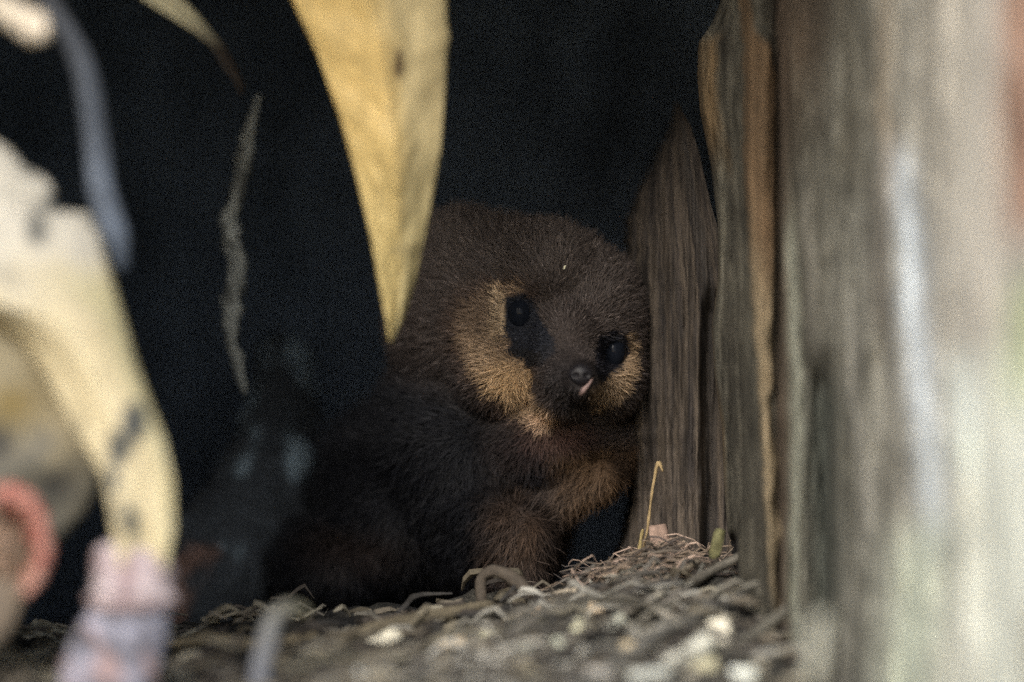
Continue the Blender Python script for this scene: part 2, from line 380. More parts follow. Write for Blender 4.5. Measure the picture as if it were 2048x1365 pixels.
# pale chips, each a thing
def chip(name, u, v, w, h, rot, col, label, dz=0.0, cat='wood chip', dy=0.0, grp='pale wood chips on the hollow floor', thick=0.5, seed=0):
    y = y_of_v(u, v) + dy; k = (y + DIST) / DIST * S
    bm = bmesh.new(); bmesh.ops.create_icosphere(bm, subdivisions=3, radius=1)
    ca, sa = math.cos(R(rot)), math.sin(R(rot))
    for q in bm.verts:
        n = 1 + 0.28 * fbm(q.co.x * 1.3 + seed * 7, q.co.y * 1.3, q.co.z * 1.3) 
        c = q.co * n
        c = Vector((max(-0.8, min(0.8, c.x)), c.y, max(-0.75, min(0.75, c.z))))
        a, b = c.x * w / 2 * k * 1.2, c.z * h / 2 * k * 1.25
        q.co = Vector((a * ca - b * sa, c.y * max(w, h) * .25 * k * thick * 2, a * sa + b * ca))
    me = bpy.data.meshes.new(name); bm.to_mesh(me); bm.free()
    at = me.color_attributes.new('Col', 'FLOAT_COLOR', 'POINT')
    at.data.foreach_set('color', np.array([(*[min(.9, z * (1 + .25 * fbm(p.co.x * 300, p.co.z * 300, seed))) for z in col], 1) for p in me.vertices], 'f').ravel())
    o = link(name, me, M['chip'])
    o.location = P(u, v, y - (0.012 if grp else 0)) + Vector((0, 0, dz)); return tag(o, label, cat, grp)
CR_, TN, PK = (0.72, 0.68, 0.54), (0.45, 0.36, 0.24), (0.5, 0.36, 0.28)
WG = (0.66, 0.68, 0.62)
chips = [
 (757, 1288, 100, 34, 30, CR_, 'long cream wood chip leaning on the litter right of the hooked grey stem'),
 (712, 1352, 34, 34, 0, WG, 'small white chip below the long cream chip'),
 (905, 1290, 52, 30, 8, TN, 'tan wood chip between the long cream chip and the middle of the floor'),
 (977, 1274, 34, 28, 0, (.5, .48, .34), 'small yellowish chip right of the tan chip on the litter'),
 (1070, 1228, 24, 34, 10, (.55, .38, .25), 'small orange-tan chip under the foot of the arched twig'),
 (1048, 1296, 30, 46, 5, (.46, .47, .38), 'grey-green upright chip, left one of the upright pair'),
 (1052, 1334, 26, 30, 5, (.50, .44, .28), 'little ochre crumb directly under the left upright chip'),
 (1116, 1302, 30, 54, 12, (.50, .52, .42), 'grey-green upright chip, right one of the upright pair'),
 (1130, 1196, 130, 36, 10, (.44, .38, .29), 'broad flat buff wood flake at the back, behind the pale chips'),
 (1165, 1262, 44, 50, 60, (.56, .55, .40), 'rounded pale yellow chip above the right upright chip'),
 (1190, 1222, 30, 34, 70, (.6, .48, .33), 'small peach chip in front of the broad buff flake'),
 (1236, 1256, 50, 46, 40, (.44, .45, .38), 'dull grey chip left of the small dark gap in the litter'),
 (1272, 1296, 66, 26, -6, (.46, .38, .25), 'flat tan chip under the dark gap in the litter'),
 (1440, 1268, 46, 66, 10, (.80, .76, .62), 'bright cream rounded chip standing highest at lower right'),
 (1372, 1312, 130, 44, 32, (.60, .60, .52), 'large pale slanting chip left of the bright cream chip'),
 (1410, 1332, 50, 30, 10, (.55, .52, .36), 'small olive-cream chip under the large slanting chip'),
 (1486, 1352, 54, 34, 0, (.72, .75, .68), 'white chip at the bottom edge near the bark'),
 (1300, 1350, 90, 26, 6, (.46, .48, .44), 'grey flat chip along the bottom edge of the litter'),
 (1200, 1352, 60, 30, -8, (.44, .42, .38), 'brownish grey chip low in the litter below the right upright chip'),
]
for n_, c_ in enumerate(chips): chip('wood_chip', *c_[:5], c_[5], c_[6], seed=n_)
chip('wood_flake', 1322, 1098, 40, 104, 8, (.30, .21, .165), 'pinkish brown flake standing upright against the wood splinter', cat='wood flake', dy=-0.008, thick=0.35, seed=31, grp=None)
chip('wood_flake', 1434, 1088, 24, 66, -14, (.15, .145, .07), 'yellow-green mossy flake stuck beside the dark notch at the splinter foot', cat='wood flake', dy=-0.03, thick=0.4, seed=33, grp=None)
chip('bark_sliver', 1634, 1300, 30, 150, -6, (.50, .49, .40), 'pale upright sliver standing at the foot of the bark on the right', cat='sliver', dy=-0.04, thick=0.3, seed=35, grp=None)

# twigs, each a thing
def twig(name, pts, rad, col, label, cat='twig', grp='twigs on the hollow floor', rough=0.25, seed=0, col2=None, flat=1.0, blot=0.0):
    if grp == 'twigs on the hollow floor': pts = [(u, v, min(y, y_of_v(u, v)) - 0.003) for u, v, y in pts]
    pw = [P(*p) for p in pts]
    rr = [r * S for r in rad] if isinstance(rad, (list, tuple)) else rad * S
    c2 = col2 or col
    def cf(t, th):
        c = lerp(col, c2, t); b = fbm(t * 9 + seed, math.cos(th), math.sin(th))
        return tuple(max(0.01, q * (1 + 0.35 * b - blot * (b > 0.1))) for q in c)
    base = pw[0].copy()
    me = tube_mesh(name, [p - base for p in pw], rr, cfn=cf, rough=rough, seed=seed, flat=flat)
    o = link(name, me, M['twig']); o.location = base
    return tag(o, label, cat, grp)
twig('twig', [(965, 1215, -.02), (962, 1165, -.022), (985, 1142, -.024), (1030, 1160, -.03), (1068, 1196, -.035), (1120, 1236, -.04)], [9, 12, 13, 14, 13, 10], (.085, .07, .055), 'grey-brown twig arched like a hook in the middle of the litter', seed=1)
twig('twig', [(540, 1330, -.12), (640, 1292, -.10), (760, 1258, -.07), (880, 1232, -.045), (990, 1208, -.03)], [10, 15, 17, 15, 9], (.17, .145, .10), 'long straight brown twig rising towards the arched twig', seed=2)
twig('twig', [(640, 1385, -.15), (740, 1340, -.13), (850, 1300, -.11), (960, 1296, -.10), (1040, 1330, -.10)], [16, 20, 20, 17, 9], (.22, .20, .16), 'thick pale grey twig curving below the long cream chip', seed=3)
twig('twig', [(800, 1370, -.13), (900, 1345, -.12), (1010, 1322, -.11), (1110, 1350, -.12)], [8, 12, 12, 8], (.10, .09, .08), 'dark twig under the thick pale grey twig', seed=4)
twig('twig', [(1290, 1240, -.05), (1350, 1190, -.04), (1410, 1150, -.035), (1470, 1118, -.03), (1530, 1085, -.04)], [10, 12, 11, 9, 6], (.13, .12, .10), 'grey rootlet slanting up to the dark notch in the wood', seed=5)
twig('twig', [(1346, 1165, -.04), (1352, 1215, -.045), (1368, 1290, -.05)], [4, 5, 4], (.24, .20, .14), 'thin upright tan twig beside the small dark gap', seed=6)
twig('twig', [(1240, 1345, -.12), (1380, 1335, -.12), (1480, 1290, -.11), (1580, 1215, -.10)], [12, 15, 13, 9], (.19, .18, .15), 'grey twig running up to the foot of the orange ridge', seed=7)
twig('twig', [(330, 1290, -.10), (420, 1280, -.10), (520, 1288, -.10), (640, 1270, -.09)], [8, 12, 11, 7], (.17, .14, .09), 'olive-brown twig lying between the lavender stalk and the hooked stem', seed=8)
twig('twig', [(1150, 1190, -.02), (1215, 1150, -.018), (1265, 1118, -.016), (1310, 1085, -.014)], [3, 4, 4, 2.5], (.16, .12, .09), 'fine brown twig slanting up in front of the tangled straws', seed=9)
twig('twig', [(1180, 1210, -.03), (1250, 1178, -.03), (1330, 1160, -.03), (1400, 1120, -.03)], [6, 8, 8, 5], (.14, .12, .09), 'crooked brown twig lying under the upright pinkish flake', seed=10)
twig('twig', [(880, 1385, -.2), (1000, 1340, -.18), (1120, 1290, -.14), (1240, 1235, -.1), (1330, 1180, -.07)], [8, 11, 11, 9, 5], (.24, .22, .185), 'long pale twig crossing the litter from bottom centre up to the right', seed=41)
twig('twig', [(1130, 1390, -.2), (1230, 1330, -.18), (1330, 1262, -.14), (1440, 1215, -.1), (1500, 1180, -.07)], [10, 13, 12, 9, 5], (.17, .165, .15), 'grey twig lying left of the large slanting pale chip and rising to the wood', seed=42)
twig('twig', [(560, 1345, -.2), (660, 1318, -.18), (800, 1318, -.14), (900, 1270, -.1), (1010, 1262, -.07)], [6, 9, 10, 9, 5], (.22, .2, .15), 'bent buff twig passing just above the thick pale grey twig', seed=43)
twig('twig', [(1020, 1250, -.2), (1100, 1216, -.18), (1200, 1200, -.14), (1300, 1215, -.1), (1370, 1250, -.07)], [5, 8, 9, 8, 4], (.27, .25, .21), 'low arched pale twig just in front of the broad buff flake', seed=44)
twig('dry_stalk', [(1284, 1108, -.006), (1294, 1064, -.006), (1301, 1010, -.007), (1308, 960, -.008), (1317, 926, -.009), (1326, 944, -.009)], [3.0, 2.8, 2.6, 2.6, 4.6, 1.8], (.34, .25, .13), 'thin straw-yellow stalk with a bent tip standing before the splinter', 'stalk', None, rough=0.5, seed=11)
twig('dry_stalk', [(1278, 1120, -.01), (1281, 1084, -.01), (1286, 1058, -.01)], [2.6, 4.5, 2.2], (.28, .22, .10), 'short yellowish stub beside the foot of the straw-yellow stalk', 'stalk', None, rough=0.6, seed=12)
twig('hooked_stem', [(512, 1400, -.215), (528, 1310, -.215), (548, 1240, -.21), (580, 1216, -.205), (618, 1226, -.20)], [22, 20, 17, 14, 8], (.13, .14, .175), 'blue-grey stem hooked at its top at the bottom edge', 'stem', None, rough=0.1, seed=13, col2=(.17, .16, .10))

# ------------------------------------------------------------------ leaves and stems hanging before the hollow
def leaf_mesh(name, left, right, va, vb, y0, yfn, cfn, nu=28, nv=120, bu=0.0):
    def f(i, j):
        v = va + (vb - va) * j / nv; a, b = interp(left, v), interp(right, v); t = i / nu
        return P(a + (b - a) * t, v, y0 + yfn(t, v)) 
    def c(i, j):
        v = va + (vb - va) * j / nv; a, b = interp(left, v), interp(right, v); t = i / nu
        return cfn(t, v, a + (b - a) * t)
    return grid_mesh(name, nu, nv, f, c)
def thick(o, t=0.0006):
    m = o.modifiers.new('thick', 'SOLIDIFY'); m.thickness = t; m.offset = 0
# the big yellow blade
lf = thing('gum_leaf', P(760, -120, -0.10), 'large pointed yellow leaf hanging tip-down in front of the animal', 'leaf')
L_ = [(-330, 560), (-200, 500), (0, 585), (110, 636), (240, 682), (350, 712), (470, 741), (580, 761), (684, 781)]
L_ = [(-620, 742), (-500, 660), (-350, 590), (-200, 560), (-80, 566)] + L_[2:]
R_ = [(-620, 752), (-500, 800), (-350, 850), (-200, 880), (-80, 890), (0, 892), (40, 893), (72, 899), (110, 893), (180, 890), (300, 881), (430, 858), (560, 830), (640, 804), (684, 783)]
def yl(t, v): return -0.008 * (1 - abs(2 * t - 1)) * sstep(700, 300, v) + 0.006 * t - 0.000018 * (682 - v) + 0.002 * fbm(t * 3, v * 0.008, 1)
def cl(t, v, u):
    g = fbm(u * 0.02, v * 0.006, 2)
    a = lerp((0.72, 0.53, 0.21), (0.58, 0.48, 0.26), sstep(0.45, 0.72, t + 0.1 * g))
    a = lerp(a, (0.42, 0.36, 0.17), sstep(150, 560, v) * 0.6)
    vn = fbm((v + abs(t - .5) * 260) * 0.05, t * 1.5, 5); a = tuple(q * (1 + 0.16 * g + 0.14 * vn) for q in a)
    a = lerp(a, (0.40, 0.30, 0.13), 0.45 * math.exp(-((t - 0.52) / 0.02) ** 2))
    a = lerp(a, (0.60, 0.52, 0.30), 0.6 * sstep(0.965, 0.99, t) )
    d = ((u - 797 - (v - 130) * -0.05) / 9) ** 2 + ((v - 128) / 30) ** 2
    a = lerp(a, (0.09, 0.055, 0.03), sstep(1.5, 0.5, d))
    d = ((u - 815) / 40) ** 2 + ((v - 500) / 14) ** 2
    return lerp(a, (0.30, 0.25, 0.13), 0.5 * sstep(1.6, 0.4, d))
lb = link('leaf_blade', leaf_mesh('leaf_blade', L_, R_, -620, 684, -0.10, yl, cl, 36, 160), M['leaf'], lf); thick(lb)
ps = link('leaf_stalk', tube_mesh('leaf_stalk', [P(747, -600, -0.088), P(735, -800, -0.095), P(690, -1000, -0.12), P(640, -1250, -0.16)], 0.0012, cfn=lambda t, a: (0.4, 0.27, 0.12)), M['twig'], lf)

# pale broad leaf at the left edge
l2 = thing('gum_leaf', P(60, 250, -0.22), 'broad pale cream dead leaf with dark blotches curving down the left edge', 'leaf')
L2 = [(225, -420), (560, -420), (640, -40), (680, 34), (715, 66), (752, 92), (834, 138), (906, 180), (952, 208), (1024, 222), (1140, 238)]
R2 = [(225, -120), (262, -40), (300, 20), (335, 48), (352, 84), (372, 104), (408, 112), (424, 122), (396, 140), (400, 160), (430, 184), (470, 200), (560, 224), (650, 250), (720, 268), (800, 296), (880, 326), (960, 344), (1060, 346), (1140, 330)]
def y2(t, v): return 0.020 * (t - 0.55) ** 2 * 4 * sstep(1000, 500, v) - 0.01 * sstep(400, 1100, v) + 0.003 * fbm(t * 2, v * 0.005, 8)
def c2(t, v, u):
    g = fbm(u * 0.015, v * 0.008, 7)
    a = lerp((0.70, 0.66, 0.56), (0.66, 0.57, 0.36), sstep(450, 680, v + 60 * g))
    a = lerp(a, (0.52, 0.47, 0.28), sstep(0.72, 0.95, t) * sstep(500, 600, v))
    for (su, sv, ru, rv, k) in ((72, 456, 20, 38, .8), (108, 408, 20, 22, .95), (150, 380, 14, 12, .8), (60, 345, 22, 14, .6), (190, 440, 16, 18, .7), (170, 400, 12, 22, .7), (255, 900, 12, 26, .7), (225, 870, 10, 16, .6), (20, 560, 30, 20, .2), (266, 846, 24, 42, 1), (236, 900, 19, 40, 1), (230, 960, 15, 32, .95), (262, 1045, 14, 28, .95), (245, 1020, 22, 24, .4), (160, 850, 12, 20, .3)):
        d = ((u - su) / ru) ** 2 + ((v - sv) / rv) ** 2
        a = lerp(a, (0.07, 0.075, 0.07), k * sstep(1.7, 0.4, d + 0.5 * g))
    return tuple(q * (1 + 0.1 * g) for q in a)
lb = link('leaf_blade', leaf_mesh('leaf_blade', L2, R2, 225, 1140, -0.22, y2, c2, 40, 130), M['leaf'], l2); thick(lb)
# brown underside leaf lying behind it
l3 = thing('gum_leaf', P(20, 1000, -0.20), 'dull olive-brown leaf curled behind the broad cream leaf', 'leaf')
L3 = [(560, -380), (1300, -380)]; R3 = [(560, 60), (700, 120), (780, 160), (860, 195), (930, 205), (1010, 180), (1100, 100), (1300, 10)]
def c3(t, v, u):
    g = fbm(u * 0.02, v * 0.02, 17); a = lerp((0.34, 0.29, 0.18), (0.14, 0.13, 0.10), sstep(820, 960, v + 60 * g))
    a = lerp(a, (0.30, 0.22, 0.08), math.exp(-(((u - 20) / 50) ** 2 + ((v - 810) / 40) ** 2)))
    return lerp(a, (0.03, 0.03, 0.03), math.exp(-(((u - 0) / 30) ** 2 + ((v - 890) / 40) ** 2)) + 0.85 * math.exp(-(((u - 110) / 40) ** 2 + ((v - 975) / 30) ** 2)))
lb = link('leaf_blade', leaf_mesh('leaf_blade', L3, R3, 560, 1300, -0.185, lambda t, v: -0.025 + 0.01 * t * t + 0.002 * fbm(t * 4, v * 0.01, 3), c3, 24, 70), M['leaf'], l3); thick(lb)
# coral coloured curled leaf
l4 = thing('curled_leaf', P(20, 1200, -0.23), 'coral-pink curled leaf ring around a brown centre at the left edge', 'leaf')
def ring(i, j):
    th = R(-72 + 190 * i / 50); t = j / 10
    ru, rv = 84 + 0 * t, 118
    cu, cv = 18, 1085
    w_ = 46 * (0.8 + 0.3 * math.sin(th + 0.4) + 0.35 * fbm(th * 2.5, 7, t))
    a = 1 - t * w_ / 84
    return P(cu + ru * a * math.cos(th) + 9 * fbm(th * 2, t, 1), cv - rv * a * math.sin(th), -0.232 - 0.008 * math.sin(math.pi * t) + 0.012 * t)
lb = link('rolled_rim', grid_mesh('rolled_rim', 50, 10, ring, lambda i, j: lerp((0.42, 0.14, 0.11), (0.60, 0.33, 0.26), min(1, max(0, .35 + 1.4 * fbm(i * .25, j * .3, 2) + (0.8 if i < 12 else 0))))), M['leaf'], l4); thick(lb, 0.001)
def disc(i, j):
    th = 2 * math.pi * i / 40; r = j / 10
    return P(10 + 72 * r * math.cos(th), 1095 - 112 * r * math.sin(th), -0.224 + 0.006 * r * r + 0.003 * fbm(r * 3 * math.cos(th), r * 3 * math.sin(th), 4))
def disc_c(i, j):
    g = fbm(i * .35, j * .5, 12); return lerp((0.15, 0.11, 0.075), (0.45, 0.28, 0.2), sstep(0.0, 0.5, g))
lb = link('leaf_centre', grid_mesh('leaf_centre', 40, 10, disc, disc_c, closed=True), M['leaf'], l4); thick(lb, 0.001)
lb = link('leaf_tail', leaf_mesh('leaf_tail', [(1160, -60), (1230, -30), (1290, -10)], [(1160, 62), (1200, 44), (1240, 30), (1290, 0)], 1160, 1290, -0.228, lambda t, v: 0.004 * t, lambda t, v, u: (0.24, 0.19, 0.14), 10, 14), M['leaf'], l4); thick(lb)

# lavender stalk with its pink collar
st = thing('flower_stalk', P(190, 1500, -0.225), 'thick lavender-grey stalk with a pink swollen collar under the cream leaf', 'stalk')
def lav(t, th):
    g = fbm(t * 7, math.cos(th) * 1.3, math.sin(th) * 1.3 + 4)
    c = lerp((0.10, 0.095, 0.11), (0.33, 0.33, 0.40), sstep(-0.3, 0.4, g))
    return lerp(c, (0.36, 0.25, 0.24), 0.8 * sstep(0.25, 0.4, fbm(t * 6 + 3, math.cos(th), math.sin(th))))
link('stem', tube_mesh('stem', [P(150, 1560, -.225), P(196, 1420, -.225), P(232, 1310, -.225), P(258, 1230, -.225), P(268, 1180, -.225)], [100 * S, 92 * S, 84 * S, 70 * S, 62 * S], seg=24, sub=10, rough=0.15, cfn=lav, seed=3, flat=.7), M['twig'], st)
def pink(t, th): return lerp((0.25, 0.17, 0.175), (0.50, 0.43, 0.44), min(1, max(0, 0.5 + fbm(t * 3, math.cos(th) * 2, math.sin(th) * 2))))
link('collar', tube_mesh('collar', [P(262, 1222, -.226), P(262, 1196, -.226), P(266, 1160, -.226), P(268, 1124, -.224), P(275, 1104, -.222)], [74 * S, 84 * S, 72 * S, 76 * S, 30 * S], seg=24, sub=6, rough=0.2, cfn=pink, seed=8, flat=.7), M['twig'], st)
# small red bud low at the left
twig('bud', [(190, 1340, -.2), (222, 1300, -.2), (262, 1262, -.2)], [14, 22, 12], (.40, .22, .20), 'small dull pink bud beside the lavender stalk', 'bud', None, seed=21)

# grey twig coming down the left, brighter and bluish at its lower end
twig('grey_stem', [(60, -60, -.19), (120, 40, -.19), (168, 140, -.19), (190, 270, -.19), (203, 380, -.19), (228, 470, -.19), (240, 540, -.185)], [15, 20, 24, 25, 27, 30, 16], (.042, .042, .044), 'smooth bluish-grey stem bending down behind the cream leaf', 'stem', None, rough=0.06, seed=15, col2=(.13, .16, .21))
twig('broken_twig', [(-120, -110, -.24), (-40, -20, -.24), (20, 26, -.24), (70, 52, -.24), (98, 50, -.24)], [26, 26, 26, 34, 20], (.34, .30, .22), 'short cream-tipped broken twig in the top left corner', 'twig', None, rough=0.15, seed=16, col2=(.90, .78, .62))
# narrow leaf edge at the top
l5 = thing('gum_leaf', P(300, -100, -0.13), 'narrow cream leaf seen edge-on at the top left, fading to brown', 'leaf')
L5 = [(-260, 120), (-60, 216), (0, 290), (30, 338), (60, 386), (90, 424), (130, 446), (165, 474), (190, 482)]
R5 = [(-260, 135), (-60, 300), (0, 366), (30, 396), (60, 420), (90, 446), (130, 470), (165, 486), (190, 486)]
lb = link('leaf_blade', leaf_mesh('leaf_blade', L5, R5, -260, 190, -0.13, lambda t, v: 0.02 * t + 0.0002 * (v), lambda t, v, u: lerp((0.62, 0.56, 0.36), (0.09, 0.07, 0.055), sstep(30, 110, v)), 12, 60), M['leaf'], l5); thick(lb)
# faint mottled hanging twig deeper in
twig('mottled_twig', [(520, 190, .10), (500, 250, .10), (486, 320, .10), (470, 400, .10), (458, 450, .10), (474, 520, .10), (468, 600, .10), (460, 660, .10), (474, 720, .10), (490, 790, .10)], [6, 12, 16, 14, 20, 16, 19, 15, 12, 5], (.25, .265, .25), 'thin mottled grey-green twig hanging in the dark left of the yellow leaf', 'twig', None, rough=0.7, seed=18, blot=0.75)

def log_c(t, th):
    b = fbm(t * 5, math.cos(th) * 1.6, math.sin(th) * 1.6 + 3, 3)
    return lerp((.022, .027, .033), lerp((.12, .16, .19), (.09, .055, .045), 1 if t < .3 else 0), sstep(.22, .45, b))
lg_pts = [P(250, 1330, .12), P(400, 1180, .13), P(520, 1010, .15), P(560, 860, .18), P(570, 700, .22)]
lg = link('rotten_branch', tube_mesh('rotten_branch', [p - lg_pts[0] for p in lg_pts], [120 * S, 130 * S, 115 * S, 80 * S, 50 * S], seg=40, sub=16, rough=.3, cfn=log_c, seed=6), M['litter']); lg.location = lg_pts[0]
tag(lg, 'thick rotten branch with blue-grey mould patches leaning in the dark left of the animal', 'branch')
# ------------------------------------------------------------------ the animal
crit = thing('furry_animal', P(980, 1230, 0.06), 'brown furry animal with dark eyes and tan cheeks crouched in the dark hollow', 'animal')
def E(u, v, y, ru, rv, ry): return (P(u, v, y), ru * S, ry, rv * S)
blobs = [
 E(1075, 655, .040, 208, 212, .036), E(1010, 640, .050, 170, 205, .036), E(930, 640, .075, 150, 222, .05),
 E(1182, 650, .034, 116, 152, .034), E(1005, 740, .026, 95, 100, .022), E(1215, 742, .032, 76, 96, .028),
 E(1100, 560, .022, 110, 85, .020), E(1132, 700, .004, 72, 96, .020), E(1142, 750, -.006, 68, 62, .018), E(1162, 762, -.019, 42, 42, .011),
 E(1124, 796, .004, 60, 42, .018), E(1090, 870, .040, 130, 120, .030), E(1150, 900, .05, 110, 110, .03),
 E(960, 900, .09, 230, 250, .07), E(830, 1000, .13, 220, 220, .08), E(1000, 1060, .07, 140, 130, .05), E(700, 1120, .12, 160, 110, .06),
 E(1252, 560, .045, 26, 34, .012),
]
def cap(a, b, ra, rb, n=8):
    for k in range(n + 1):
        t = k / n; q = [x + (y - x) * t for x, y in zip(a, b)]; r = ra + (rb - ra) * t
        blobs.append(E(q[0], q[1], q[2], r, r, r * S))
cap((1285, 850, .055), (1205, 955, .022), 34, 40); cap((1205, 955, .020), (1110, 1000, .028), 40, 46)
cap((930, 990, .035), (1040, 1075, .015), 62, 68); cap((1040, 1075, .015), (1045, 1200, .012), 62, 34); cap((1045, 1200, .012), (985, 1222, .002), 30, 26)
bm = bmesh.new()
for (c_, rx, ry, rz) in blobs:
    bmesh.ops.create_icosphere(bm, subdivisions=4, radius=1, matrix=Matrix.Translation(c_) @ Matrix.Diagonal((rx, ry, rz, 1)))
me = bpy.data.meshes.new('tmp'); bm.to_mesh(me); bm.free()
tmp = bpy.data.objects.new('tmp', me); C.collection.objects.link(tmp)
m = tmp.modifiers.new('r', 'REMESH'); m.mode = 'VOXEL'; m.voxel_size = 0.0011
m = tmp.modifiers.new('s', 'SMOOTH'); m.factor = 0.5; m.iterations = 16
dg = bpy.context.evaluated_depsgraph_get(); dg.update()
body_me = bpy.data.meshes.new_from_object(tmp.evaluated_get(dg)); body_me.name = 'body'
bpy.data.objects.remove(tmp)
nv = len(body_me.vertices)
V = np.empty(nv * 3, 'f'); body_me.vertices.foreach_get('co', V); V = V.reshape(-1, 3).astype(float)
N = np.empty(nv * 3, 'f'); body_me.vertex_normals.foreach_get('vector', N); N = N.reshape(-1, 3).astype(float)
K = (V[:, 1] + DIST) / DIST * S
U_ = V[:, 0] / K + 1024; V_ = 682.5 - (V[:, 2] - CAMZ) / K
# eye sockets
for (eu, ev, er, dep) in ((1042, 630, 40, .0035), (1226, 704, 40, .0040)):
    d = ((U_ - eu) ** 2 + (V_ - ev) ** 2) ** .5
    V[:, 1] += np.where(V[:, 1] < .05, dep * np.clip(1 - (d / er) ** 2, 0, 1), 0)
body_me.vertices.foreach_set('co', V.astype('f').ravel())

def poly_sd(poly, X, Y):
    """signed distance (negative inside) of points to polygon, in photo pixels"""
    d = np.full(X.shape, 1e9); ins = np.zeros(X.shape, bool)
    n = len(poly)
    for k in range(n):
        (x1, y1), (x2, y2) = poly[k], poly[(k + 1) % n]
        ex, ey = x2 - x1, y2 - y1
        t = np.clip(((X - x1) * ex + (Y - y1) * ey) / (ex * ex + ey * ey), 0, 1)
        d = np.minimum(d, np.hypot(X - x1 - t * ex, Y - y1 - t * ey))
        c = ((y1 > Y) != (y2 > Y)) & (X < (x2 - x1) * (Y - y1) / ((y2 - y1) if y2 != y1 else 1e-9) + x1)
        ins ^= c
    return np.where(ins, -d, d)
cheekL_in = [(1056, 588), (1030, 592), (1012, 597), (1009, 624), (1012, 662), (1026, 686), (1020, 704), (1047, 717), (1062, 728), (1067, 746), (1067, 776), (1078, 803), (1100, 822), (1108, 845)]
cheekL = cheekL_in + [(1096, 860), (1062, 842), (1020, 815), (990, 790), (955, 746), (930, 692), (920, 647), (935, 608), (970, 582), (1008, 566), (1047, 573)]
cheekR = [(1254, 673), (1257, 704), (1244, 731), (1218, 750), (1203, 766), (1186, 782), (1176, 806), (1180, 822), (1215, 812), (1250, 785), (1268, 750), (1268, 704), (1262, 677)]
maskL = [(1010, 595), (1056, 587), (1074, 604), (1084, 640), (1108, 676), (1116, 702), (1095, 722), (1064, 729), (1045, 718), (1018, 704), (1024, 686), (1011, 662)]
maskR = [(1196, 676), (1222, 662), (1250, 668), (1258, 704), (1244, 731), (1218, 750), (1203, 766), (1190, 745), (1190, 705)]
spur = [(1012, 704), (1030, 694), (1044, 700), (1062, 696), (1084, 704), (1092, 730), (1070, 728), (1056, 740), (1048, 718), (1030, 714)]
SC = 1.0
def fur_colour(X, Y, D):
    """fur colour over the animal; X, Y in photo pixels, D depth in metres"""
    n = X.shape[0]; col = np.empty((n, 3)); col[:] = (0.052, 0.041, 0.037)
    mix = lambda c, k: col.__setitem__(slice(None), col + (np.array(c) - col) * np.clip(k, 0, 1)[:, None])
    nz = np.array([fbm(x * .02, y * .02, 3, 3) for x, y in zip(X, Y)])
    nz2 = np.array([fbm(x * .07, y * .07, 9, 2) for x, y in zip(X, Y)])
    crown = np.clip((640 - Y) / 160, 0, 1); mix((0.082, 0.067, 0.059), crown * (0.8 + .6 * nz))
    # lower flank and back: shadow of the hollow painted into the fur colour
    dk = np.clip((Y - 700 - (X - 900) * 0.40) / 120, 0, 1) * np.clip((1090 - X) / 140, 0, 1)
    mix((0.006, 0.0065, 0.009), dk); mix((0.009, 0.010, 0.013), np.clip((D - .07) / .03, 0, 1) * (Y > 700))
    mix((0.020, 0.013, 0.013), np.clip(1 - np.hypot((X - 1090) / 130, (Y - 890) / 75), 0, 1) * 1.6)
    mix((0.012, 0.011, 0.014), np.clip(1.3 - np.hypot((X - 1130) / 110, (Y - 945) / 22), 0, 1) * 1.5)
    mix((0.085, 0.048, 0.040), (D < .06) * np.clip(1.2 - np.hypot((X - 1120) / 75, (Y - 872) / 34), 0, 1))
    front = D < .045
    # rusty limbs
    arm = np.minimum(np.hypot((X - 1185) * .8 + (Y - 965) * .6, 0) * 0 + np.abs((X - 1185) * .6 + (Y - 965) * .8), 99)
    mix((0.095, 0.058, 0.032), (D < .06) * np.clip((X - 1080) / 90, 0, 1) * np.clip((Y - 880) / 30, 0, 1) * np.clip((1080 - Y) / 60, 0, 1) * (0.9 + .5 * nz))
    mix((0.060, 0.038, 0.026), front * np.clip(1.15 - np.hypot((X - 1040) / 90, (Y - 1080) / 110), 0, 1) * (0.85 + .8 * nz))
    mix((0.016, 0.011, 0.010), (D < .11) * np.clip(1.3 - np.hypot((X - 720) / 110, (Y - 1090) / 50), 0, 1))
    fr = (N_front)
    # halo of rufous fur around the cheek
    sd = poly_sd(cheekL, X, Y) + 10 * nz2
    mix((0.070, 0.043, 0.030), fr * np.clip(1 - sd / 34, 0, 1) * .6 * (Y > 560))
    inn = np.clip(-sd / 22 + .25, 0, 1)
    sdm = np.minimum(poly_sd(maskL, X, Y), 99)
    near = np.clip(1 - poly_sd(cheekL_in + cheekL_in[::-1][1:-1], X, Y) * 0, 0, 1)
    low = np.clip((Y - 650) / 90, 0, 1)
    base = np.array((0.15, 0.105, 0.072))[None] * (1 - low[:, None]) + np.array((0.38, 0.265, 0.165))[None] * low[:, None]
    col[:] = col + (base * (1 + .5 * nz2[:, None]) - col) * (fr * inn)[:, None]
    rim = np.clip(1 - np.abs(X - 1004) / 12, 0, 1) * np.clip((Y - 572) / 10, 0, 1) * np.clip((690 - Y) / 30, 0, 1)
    mix((0.52, 0.39, 0.25), fr * rim * .9); mix((0.45, 0.32, 0.21), fr * (sd < 4) * np.clip(1 - np.abs(Y - 577) / 8, 0, 1) * (X > 1000) * .7)
    mix((0.60, 0.41, 0.28), fr * np.clip(1.25 - np.hypot((X - 1086) / 26, (Y - 838) / 20), 0, 1))
    mix((0.55, 0.37, 0.20), fr * np.clip(1.2 - np.hypot((X - 1025) / 55, (Y - 765) / 42), 0, 1) * (inn > .3))
    sd = poly_sd(cheekR, X, Y) + 7 * nz2
    mix((0.32, 0.225, 0.14), fr * np.clip(-sd / 10 + .6, 0, 1))
